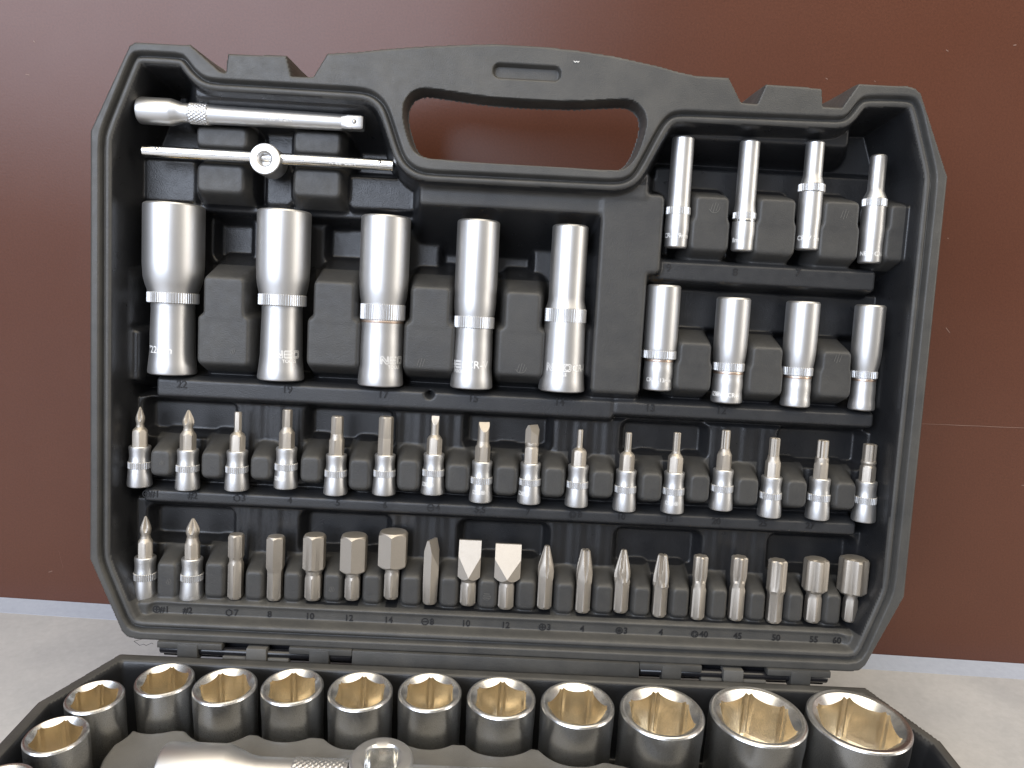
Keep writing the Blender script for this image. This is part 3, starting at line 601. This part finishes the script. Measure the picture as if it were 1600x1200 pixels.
for nm, x, y0, y1, lean, k0, k1, rt, rk, rn, rb, z in DEEP:
    L_ = y1-y0; a, b = sorted((k0-y0, k1-y0)); lab, eng = DEEP_INFO[nm]
    t = thing('deep_socket', at_lid(x, y0, z) @ Matrix.Rotation(0, 4, 'Y'), lab, 'socket', 'deep sockets clipped into the lid')
    step = rt < rb-0.05 and nm in '9876' or nm == '14'
    p = [(rb*.90, 0.0), (rb*.985, .5), (rb, 1.3), (rb*.75+rn*.25, L_*.05+1.2), (rb*.38+rn*.62, max(a*.34, 3.6)), (rn*1.06, max(a*.58, 5)), (rn*1.04, max(a*.75, 5.6)), (rn*1.02, a-3.0 if not step else a)]
    if not step: p += [(rn*1.03, a-1.6), (rn*1.02, a)]
    if step: p += [(rn, b), (rn*.985, b+.5), (rt*1.02, b+3.4), (rt, b+5)]
    else: p += [(rt*.99 if rt > rk-.6 else rt, b), (rt*.99, b+1.0), (rt, b+2.5)] if rt <= rk*1.03 else [(rk-.3, b), (rk*.985, b+.8), (rt*.40+rk*.60, b+3.5), (rt*.80+rk*.20, b+7), (rt*.985, b+10), (rt, b+13)]
    p += [(rt, L_-.9)]
    m = lathe(p, 64, True, False)
    bore = mouth(m, rt, rt*.76, L_, 20, 72) if False else mouth(m, rt, rt*.78, L_, 20, 64)
    part('socket_body', m.mesh('socket_body', M_CHROME, 26), t)
    part('hex_bore', bore.mesh('hex_bore', M_WARM_BORE), t)
    part('knurled_band', knurl(rk, a, b).mesh('knurled_band', M_CHROME, 20), t)
    if nm in ('13', '12', '11', '10', '17', '8'): part('tinted_ring', lathe([(rn*1.03, a-1.3), (rn*1.04, a-1.1), (rn*1.04, a-.5), (rn*1.02, a-.2)], 48, False, False).mesh('tinted_ring', M_RUST if nm != '8' else M_POLISH), t)
    yy = [q[1] for q in p]; rr_ = [q[0] for q in p]
    if eng: wrap_text(t, eng, lambda y, yy=yy, rr_=rr_: float(np.interp(y, yy, rr_)))

# ---- bits
def cut(m, planes):
    """grind flats: each plane (point, outward normal) removes what lies in front of it"""
    bm = bmesh.new(); vs = [bm.verts.new(v) for v in m.V]
    for f in m.F:
        try: bm.faces.new([vs[i] for i in f])
        except ValueError: pass
    bmesh.ops.remove_doubles(bm, verts=bm.verts[:], dist=1e-4)
    for co, no in planes:
        g = bmesh.ops.bisect_plane(bm, geom=bm.verts[:]+bm.edges[:]+bm.faces[:], plane_co=co, plane_no=no, clear_outer=True)
        ed = [e for e in g['geom_cut'] if isinstance(e, bmesh.types.BMEdge)]
        if ed: bmesh.ops.contextual_create(bm, geom=ed)
    bm.verts.index_update(); m.V = [tuple(v.co) for v in bm.verts]; m.F = [tuple(v.index for v in f.verts) for f in bm.faces]; bm.free(); return m
def turn(p, rot): x, y, z = p; return (x*math.cos(rot)+z*math.sin(rot), y, -x*math.sin(rot)+z*math.cos(rot))
def groove(Rf, g, alpha, rib=None):
    """section of radius Rf with four V grooves whose bottoms lie at radius g"""
    al = R(alpha)
    def f(a):
        r0 = Rf(a) if callable(Rf) else Rf
        t = abs((a + math.pi/4) % (math.pi/2) - math.pi/4)
        r = min(r0, g*math.sin(al)/math.sin(al-t)) if t < al-.02 else r0
        if rib is not None:
            t2 = abs(a % (math.pi/2) - math.pi/4)
            if t2 < R(13): r = min(r, max(rib, r*(1-.22*(1-t2/R(13)))))
        return r
    return f
def tip_geo(m, kind, wd, y0, y1, rc, rot):
    """driver tip rising from y0 (radius rc hexagon) to y1"""
    Lt = y1-y0; n = 48
    if kind == 'ph':
        r = wd; rings = []
        for q, sc, g in ((0, .80, 1), (.10, .80, 1), (.24, .95, .97), (.34, 1.0, .66), (.46, .98, .46), (.60, .82, .33), (.78, .54, .20), (.93, .29, .11), (.985, .17, .08), (1, .05, .03)):
            rings.append(ring_y(groove(r*sc, r*g if g < 1 else r*sc, 40), y0+Lt*q, 64, rot))
        m.rings(rings, False, True)
    elif kind == 'hex':
        r = wd*.577*1.02
        m.rings([ring_y(hexr(r), y0, n, rot), ring_y(hexr(r), lambda a, q: y1-.3-(q-r*.84)*.7, n, rot), ring_y(r*.84, y1, n, rot)], False, True)
    elif kind.startswith('slot'):
        r = 2.0 if wd < 4 else 2.75 if kind == 'slot' else 3.5
        g = MB(); hw = wd*.5
        sec = (lambda a: min(r, hw/max(abs(math.sin(a)), 1e-5))) if kind == 'slot' else hexr(r)
        g.rings([ring_y(sec, y0-.2+(Lt+.2)*q, n, 0) for q in np.linspace(0, 1, 9)], True, True)
        pl_ = []
        st_ = .42 if kind == 'slot' else .30
        sl_ = (r-.42)/(Lt*(.50 if kind == 'slot' else .62))
        for sg in (1, -1): pl_.append(((0, y0+Lt, sg*.42), tuple(Vector((0, sl_, sg)).normalized())))
        cut(g, pl_); m.add([turn(v, rot) for v in g.V], g.F)
    elif kind == 'star':
        r = wd*.56
        m.rings([ring_y(starr(r), y0, n, rot), ring_y(starr(r), y1-.3, n, rot), ring_y(starr(r*.86), y1, n, rot)], False, True)
def bit_socket(x, y0, ys_, y1, kind, wd, z, label, k):
    t = thing('bit_socket', at_lid(x, y0, z) @ Matrix.Rotation(random.uniform(-.3, .3), 4, 'Y'), label, 'bit socket', 'bit sockets clipped into the lid')
    L_ = ys_-y0; f = L_/19.4
    p = [(4.9, 0), (5.45, .35), (5.6, 1.2*f), (5.35, 5*f), (5.12, 8.3*f), (5.0, 9*f), (4.95, 12*f), (4.72, 13.2*f), (4.62, 15*f), (4.78, 17.2*f), (4.88, 18.4*f), (4.85, 19.0*f), (4.55, L_), (3.7, L_), (3.5, L_-.4)]
    part('socket_body', lathe(p, 48).mesh('socket_body', M_CHROME, 30), t)
    part('knurled_band', knurl(5.3, 8.6*f, 12.1*f, .26).mesh('knurled_band', M_CHROME, 20), t)
    T_ = y1-y0-L_; rc = 3.65; m = MB(); rot = random.choice([0, R(30), R(12), R(-14)])
    yh = L_+min(7.2, T_*.40); n = 48
    if kind == 'hex' and wd >= 6:
        m.rings([ring_y(hexr(rc), L_-3, n, rot), ring_y(hexr(rc), yh, n, rot), ring_y(hexr(rc*.965), yh+.5, n, rot)], True, False); tip_geo(m, 'hex', 6.05, yh+.5, L_+T_, rc, rot)
    else:
        rt_ = {'hex': wd*.56, 'star': wd*.60, 'ph': wd*1.1, 'slot': 1.9 if wd < 4 else 2.7, 'slotside': 3.2}[kind]
        m.rings([ring_y(hexr(rc), L_-3, n, rot), ring_y(hexr(rc), lambda a, q: yh-(q-rc*.86)*.9, n, rot), ring_y(rc*.84, yh+.5, n, rot), ring_y(rt_*1.05, yh+1.7, n, rot), ring_y(rt_, yh+2.6, n, rot)], True, True)
        tip_geo(m, kind, wd if kind != 'ph' else wd*1.30, yh+2.4, L_+T_, rc, rot if kind in ('hex', 'star') else (R(62) if kind == 'slotside' else R(4 if kind == 'slot' else 12)))
    part('bit', m.mesh('bit', M_BIT, 24), t)
    if k in (3, 6, 7, 8, 11):
        wrap_text(t, [('NEO', 2.3, -20, 5.2*f, True)], lambda y: 5.36)
LB1 = ['cross tip bit socket at the left end of the upper bit row', 'cross tip bit socket second in the upper bit row above mark #2', 'bit socket with thinnest hex key tip, above mark 3',
       'bit socket with slim hex tip raised slightly, above mark 4 in the upper row', 'bit socket with medium hex tip above mark 5', 'bit socket with thickest plain hex tip above mark 6',
       'bit socket with narrowest flat blade above the slotted mark 4', 'bit socket with wide flat blade facing forward above mark 5.5', 'bit socket with flat blade turned sideways above mark 7',
       'bit socket with thinnest star tip above mark 8', 'bit socket with small star tip above mark 10', 'bit socket with star tip above mark 15 in the upper bit row', 'bit socket with star tip raised slightly above mark 20',
       'bit socket with star tip above mark 25', 'bit socket with thick star tip above mark 27', 'bit socket with thickest star tip at the right end of the upper bit row']
for k, (kind, wd, x, y0, ym, y1) in enumerate(BITSOCK1): bit_socket(x, y0, ym, y1, kind, wd, -12.5, LB1[k], k)
for k, (kind, wd, x, y0, ym, y1) in enumerate(BITSOCK2): bit_socket(x, y0, ym, y1, kind, wd, -12.5, ['cross tip bit socket at the left end of the lowest row', 'larger cross tip bit socket second in the lowest row above mark #2'][k], 30+k)
LB2 = ['loose hex bit with notched waist above mark 7', 'plain straight hex bit without shoulder above mark 8', 'hex bit with head slightly wider than its shank, above mark 10', 'hex bit with broad head above mark 12 beside the largest hex head',
       'hex bit with the largest hex head above mark 14', 'flat blade bit turned edge on above mark 8 in the lowest row', 'flat blade bit with broad square head above mark 10', 'flat blade bit with the broadest square head above mark 12',
       'pointed cross tip bit right of the broadest flat blade, above mark 3', 'blunt cross tip bit left of the pointed ribbed cross tip', 'pointed cross tip bit with extra ribs, above mark 3', 'blunt ribbed cross tip bit left of the star bits',
       'narrow waisted star bit nearest the blunt cross tip bit', 'narrow waisted star bit beside the straight star bit', 'straight star bit without waist above mark 50', 'star bit with wide head above mark 55', 'star bit with the widest head at the right end of the lowest row']
for k, (kind, x, y0, y1, rt, rb, yn) in enumerate(BITS):
    t = thing('screwdriver_bit', at_lid(x, y0, -12.0), LB2[k], 'bit', 'loose bits in the lowest lid row')
    L_ = y1-y0; m = MB(); n = 48; rb = rb*1.06; rt = rt*1.04; rot = 0; yn = yn-y0
    hx = hexr(rb)
    base = [ring_y(rb*.80, 0, n), ring_y(hx, lambda a, q: .9+(q-rb*.85)*.6, n)]
    topc = lambda r_, y_: [ring_y(hexr(r_), lambda a, q: y_-.5-(q-r_*.85)*1.1, n), ring_y(r_*.82, y_-.1, n), ring_y(r_*.70, y_, n)]
    if kind == 'hexneck':
        m.rings(base+[ring_y(hx, lambda a, q: L_*.56-(q-rb*.86)*1.4, n), ring_y(rb*.84, L_*.585, n), ring_y(rb*.84, L_*.62, n), ring_y(hexr(rt), lambda a, q: L_*.645+(q-rt*.86)*.9, n)]+topc(rt, L_))
    elif kind == 'hexplain':
        m.rings(base+[ring_y(hx, L_*.42, n), ring_y(hexr(rb*1.02), L_*.46, n), ring_y(hexr(rt), L_*.52, n)]+topc(rt, L_))
    elif kind == 'hexhead':
        m.rings(base+[ring_y(hx, lambda a, q: yn-3.6-(q-rb*.86)*1.5, n), ring_y(rb*.86, yn-3.0, n), ring_y(rb*.95, yn-1.0, n), ring_y(rt*.84, yn-.6, n), ring_y(hexr(rt), lambda a, q: yn-.2+(q-rt*.86)*.8, n)]+topc(rt, L_))
    elif kind == 'slotside':
        g = MB(); g.rings(base+[ring_y(hexr(rt), L_*q, n) for q in (.35, .5, .7, .9, 1)])
        cut(g, [((0, L_, sg*.6), tuple(Vector((0, .27, sg)).normalized())) for sg in (1, -1)])
        m.add([turn(v, R(64)) for v in g.V], g.F)
    elif kind == 'slothead':
        m.rings(base+[ring_y(hx, lambda a, q: yn-4.2-(q-rb*.86)*1.5, n), ring_y(rb*.86, yn-3.6, n), ring_y(rb*.95, yn-2.6, n), ring_y(rt*.9, yn-2.0, n)], True, True)
        g = MB(); hr = rt*1.155
        g.rings([ring_y(rt*.88, yn-2.1, n), ring_y(hexr(hr), lambda a, q: yn-2.2+(q-rt)*1.5+.4, n), ring_y(hexr(hr), L_, n)], True, True)
        sl_ = (hr*.98-.8)/(L_-yn-.2)
        cut(g, [((0, L_, sg*.75), tuple(Vector((0, sl_, sg)).normalized())) for sg in (1, -1)]); m.add(g.V, g.F)
    elif kind[:2] in ('ph', 'pz'):
        fl = kind.endswith('flat'); n2 = 96; z_ = 'z' in kind; tp = .56 if fl else .32
        rings = [ring_y(rb*.80, 0, n2), ring_y(hx, lambda a, q: .9+(q-rb*.85)*.6, n2), ring_y(hx, L_*.46, n2), ring_y(hexr(rt), L_*.50, n2)]
        for q in np.linspace(.56, .985, 9):
            u = (q-.56)/.425; sc = rt*(1.02-(1.0-tp)*max(0, u-.12)/.88)
            rings.append(ring_y(groove(lambda a, sc=sc: min(hexr(rt)(a), sc), max(.35, rt*(.84-.76*u)), 36 if not z_ else 28, None if not z_ else sc*.70), L_*q, n2, R(6) if not z_ else R(-20)))
        rings.append(ring_y(groove(rt*tp*.82, rt*.16, 27), L_, n2, R(6) if not z_ else R(-20)))
        m.rings(rings)
    elif kind == 'starwaist':
        m.rings(base+[ring_y(hx, lambda a, q: yn-1.2-(q-rb*.86)*1.3, n), ring_y(rb*.86, yn-.4, n), ring_y(rt*.86, yn+1.6, n), ring_y(starr(rt*.92, .2), yn+2.6, n), ring_y(starr(rt, .2), yn+5, n), ring_y(starr(rt, .2), L_-.6, n), ring_y(starr(rt*.86, .15), L_, n)])
    elif kind == 'starplain':
        m.rings(base+[ring_y(hx, L_*.45, n), ring_y(starr(rt, .06), L_*.52, n), ring_y(starr(rt, .18), L_*.60, n), ring_y(starr(rt, .18), L_-.7, n), ring_y(starr(rt*.85, .12), L_, n)])
    elif kind == 'starhead':
        m.rings(base+[ring_y(hx, lambda a, q: yn-3.0-(q-rb*.86)*1.5, n), ring_y(rb*.86, yn-2.4, n), ring_y(rb*.92, yn-1, n), ring_y(rt*.80, yn-.2, n), ring_y(starr(rt, .13), yn+.9, n), ring_y(starr(rt, .17), L_-1.6, n), ring_y(starr(rt*.93, .12), L_-.6, n), ring_y(rt*.66, L_, n)])
    part('bit_body', m.mesh('bit_body', M_BIT, 24), t)
    if kind in ('slothead', 'starplain') and k in (6, 14):
        V, F = text_geo('NEO', 2.0, .05, 0, True); part('engraving', MB().add([(-y+.9, x+L_*.27, rb*.90+z*.3) for x, y, z in V], F).mesh('engraving', M_BIT), t)

# ---- the two drive tools in the upper left of the lid
def along_x(x, y, z, tilt=0.0): return at_lid(x, y, z) @ Matrix.Rotation(R(-90+tilt), 4, 'Z')   # local y -> lid x
def diamond(r, y0, y1, n=72, k=18, amp=.34, tw=1.0):
    rings = []
    for i in range(k+1):
        y = y0+(y1-y0)*i/k; e = 0 if 0 < i < k else .3
        rings.append([((r-e+amp*(abs(((j/n*20+i/k*4*tw) % 1)-.5)+abs(((j/n*20-i/k*4*tw) % 1)-.5)-.5))*math.sin(2*math.pi*j/n), y, (r-e+amp*(abs(((j/n*20+i/k*4*tw) % 1)-.5)+abs(((j/n*20-i/k*4*tw) % 1)-.5)-.5))*math.cos(2*math.pi*j/n)) for j in range(n)])
    m = MB(); m.rings(rings); return m
def sphere(r, c, n=16):
    m = MB(); m.rings([[(c[0]+r*math.sin(p)*math.cos(2*math.pi*j/n), c[1]+r*math.sin(p)*math.sin(2*math.pi*j/n), c[2]+r*math.cos(p)) for j in range(n)] for p in np.linspace(math.pi-.01, .01, 9)]); return m
t = thing('extension_bar', along_x(-173.7, 205.3, -11.0, -.2), 'short chrome extension bar with knurled collar across the top left of the lid', 'extension bar')
def sqr(a_, rad): return lambda a: min(rad, a_/max(abs(math.cos(a)), abs(math.sin(a)), 1e-5))
m = lathe([(5.2, 0), (5.8, .5), (5.95, 1.2), (5.95, 14.5), (5.7, 15.4), (4.9, 18.0), (4.35, 19.5), (4.3, 22.6), (4.3, 32), (4.1, 40), (3.95, 60), (3.75, 80), (3.6, 91.5)], 48)
part('shaft', m.mesh('shaft', M_CHROME, 26), t)
sq = MB(); sq.rings([ring_y(3.55, 91.0, 48), ring_y(sqr(3.15, 3.75), 93.2, 48), ring_y(sqr(3.15, 4.1), 94.2, 48), ring_y(sqr(3.15, 4.1), 100.2, 48), ring_y(sqr(2.75, 3.6), 101.2, 48)]); part('square_drive', sq.mesh('square_drive', M_CHROME, 30), t)
part('knurled_collar', diamond(4.6, 22.7, 31.8, 96, 24, .5).mesh('knurled_collar', M_CHROME, 15), t)
b_ = part('ball_detent', sphere(1.05, (0, 97.4, 2.75)).mesh('ball_detent', M_POLISH), t)
part('ball_ring', lathe([(1.1, 0), (1.55, 0), (1.55, .2), (1.1, .25)], 24, False, False).mesh('ball_ring', M_MARK), t, Matrix.Translation((0, .0974, .0030)) @ Matrix.Rotation(R(90), 4, 'X'))
wrap_text(t, [], lambda y: 4) if False else None
def side_text(parent, s, size, y, rad, flip=True, ang=10):
    V, F = text_geo(s, size, .07, 0, True); W = []
    for px, py, pz in V:
        if flip: px, py = -px, -py
        a = R(ang)-py/rad; r = rad+.04+pz; W.append((-r*math.sin(a)*-1 if False else r*math.sin(-py/rad+R(ang)), y+px, r*math.cos(-py/rad+R(ang))))
    part('engraving', MB().add(W, F).mesh('engraving', M_MARK), parent)
side_text(t, 'NEO CR-V', 2.9, 63, 3.95)
t = thing('sliding_t_bar', along_x(-172.2, 187.6, -11.5, -.15), 'thin chrome T bar with sliding round head below the short extension bar', 'T bar')
part('rod', lathe([(2.2, 0), (2.6, .4), (2.6, 113.6), (2.2, 114)], 40).mesh('rod', M_POLISH, 30), t)
hd = MB(); hd.rings([ring_y(r, y, 56) for r, y in ((6.2, -8), (6.9, -7.4), (6.9, 4.9), (6.5, 5.3), (3.6, 5.35), (3.3, 5.1), (2.6, 4.0), (2.5, 1.4))], True, True)
part('sliding_head', hd.mesh('sliding_head', M_CHROME, 30), t, Matrix.Translation((0.0013, .0566, 0)) @ Matrix.Rotation(R(90), 4, 'X'))
for yb in (7.2, 107.8): part('ball_detent', sphere(.95, (-.9 if yb < 50 else -.6, yb, 2.15)).mesh('ball_detent', M_POLISH), t)
side_text(t, 'NEO CR-V', 2.6, 91, 2.6)

# ================================================================== TOOLS IN THE TRAY
def at_tray(x, d, h): return M_TRAY @ Matrix.Translation((x*S, -d*S, h*S)) @ Matrix.Rotation(R(90), 4, 'X')   # local y -> up
TL = ['short chrome socket lowest on the left side of the tray row', 'small short socket at the left corner of the tray row', 'short socket third from left in the tray, under the left hinge end', 'short socket fourth from left in the tray, beside the small corner sockets',
      'short socket fifth from left in the tray, under the left hinge', 'short socket left of the round T handle head', 'short socket directly behind the round T handle head', 'short socket right of the T handle head with deep bright bore',
      'mid size short socket left of the three largest', 'third largest short socket in the tray row', 'second largest short socket in the tray row', 'largest short socket at the right corner of the tray']
ROT = [8, 14, 6, 30, 12, 2, 3, -2, 28, 0, -4, -8]
for k, (x, d_, r) in enumerate(TRAYSOCK):
    t = thing('short_socket', at_tray(x, d_, -35) @ Matrix.Rotation(R(180+ROT[k]), 4, 'Y'), TL[k], 'socket', 'short sockets standing in the tray')
    m = lathe([(r*.86, 0), (r*.96, 1.0), (r*.985, 3), (r*.985, 25), (r, 30), (r, 39.1)], 180, True, False)
    bore = mouth(m, r, r*.825, 40, 22, 180)
    part('socket_body', m.mesh('socket_body', M_TRAYCHROME, 26), t); part('hex_bore', bore.mesh('hex_bore', M_WARM_BORE, 24), t)
for x, d_, h, r, lab in ((-173.2, 96.5, 5, 11.0, 'short socket peeking in at the bottom left edge of the photo'), (177.2, 73.5, 1, 7.6, 'small socket peeking in at the bottom right by the tray wall')):
    t = thing('short_socket', at_tray(x, d_, -34) @ Matrix.Rotation(R(10), 4, 'Y'), lab, 'socket', 'short sockets standing in the tray')
    m = lathe([(r*.86, 0), (r*.98, 1.0), (r, 3), (r, 33.1+h)], 72, True, False); bore = mouth(m, r, r*.78, 34+h, 20, 72)
    part('socket_body', m.mesh('socket_body', M_TRAYCHROME, 26), t); part('hex_bore', bore.mesh('hex_bore', M_WARM_BORE, 24), t)
def tray_x(x, d, h): return M_TRAY @ Matrix.Translation((x*S, -d*S, h*S)) @ Matrix.Rotation(R(-90), 4, 'Z')
t = thing('large_extension_bar', tray_x(-126.5, 75.3, -6), 'thick satin extension bar with cross knurled grip lying in the front of the tray', 'extension bar')
part('shaft', lathe([(9.6, 0), (10.7, .8), (11, 1.8), (11, 24.5), (10.6, 25.6), (9.2, 29), (7.6, 33), (7.0, 36.5), (7.0, 71)], 64).mesh('shaft', M_CHROME, 26), t)
part('knurled_collar', diamond(7.4, 50, 70, 120, 36, .5, 2.2).mesh('knurled_collar', M_CHROME, 15), t)
t = thing('t_bar_wrench', M_TRAY @ Matrix.Translation((-42.8*S, -74.6*S, 0)), 'round T handle head with square hole on a thick rod at the bottom edge', 'T bar')
part('rod', lathe([(6.2, 9), (6.2, 128), (5.6, 129)], 48).mesh('rod', M_CHROME, 30), t, Matrix.Translation((0, 0, -.0062)) @ Matrix.Rotation(R(-90), 4, 'Z'))
hd = MB(); nn = 96
hd.rings([ring_y(12.1, -14, nn), ring_y(12.1, 2.9, nn), ring_y(11.9, 3.7, nn), ring_y(11.3, 4.3, nn), ring_y(11.0, 4.4, nn), ring_y(7.9, 4.4, nn), ring_y(sqr(6.2, 7.6), 3.6, nn)], True, False)
sqh = MB(); sqh.rings([ring_y(sqr(6.2, 7.6), 3.6, nn), ring_y(sqr(6.1, 7.5), -8, nn), ring_y(5.2, -8.4, nn)], False, True)
part('square_hole', sqh.mesh('square_hole', M_POLISH, 28), t, Matrix.Rotation(R(90), 4, 'X') @ Matrix.Rotation(R(6), 4, 'Y'))
part('round_head', hd.mesh('round_head', M_CHROME, 28), t, Matrix.Rotation(R(90), 4, 'X') @ Matrix.Rotation(R(6), 4, 'Y'))
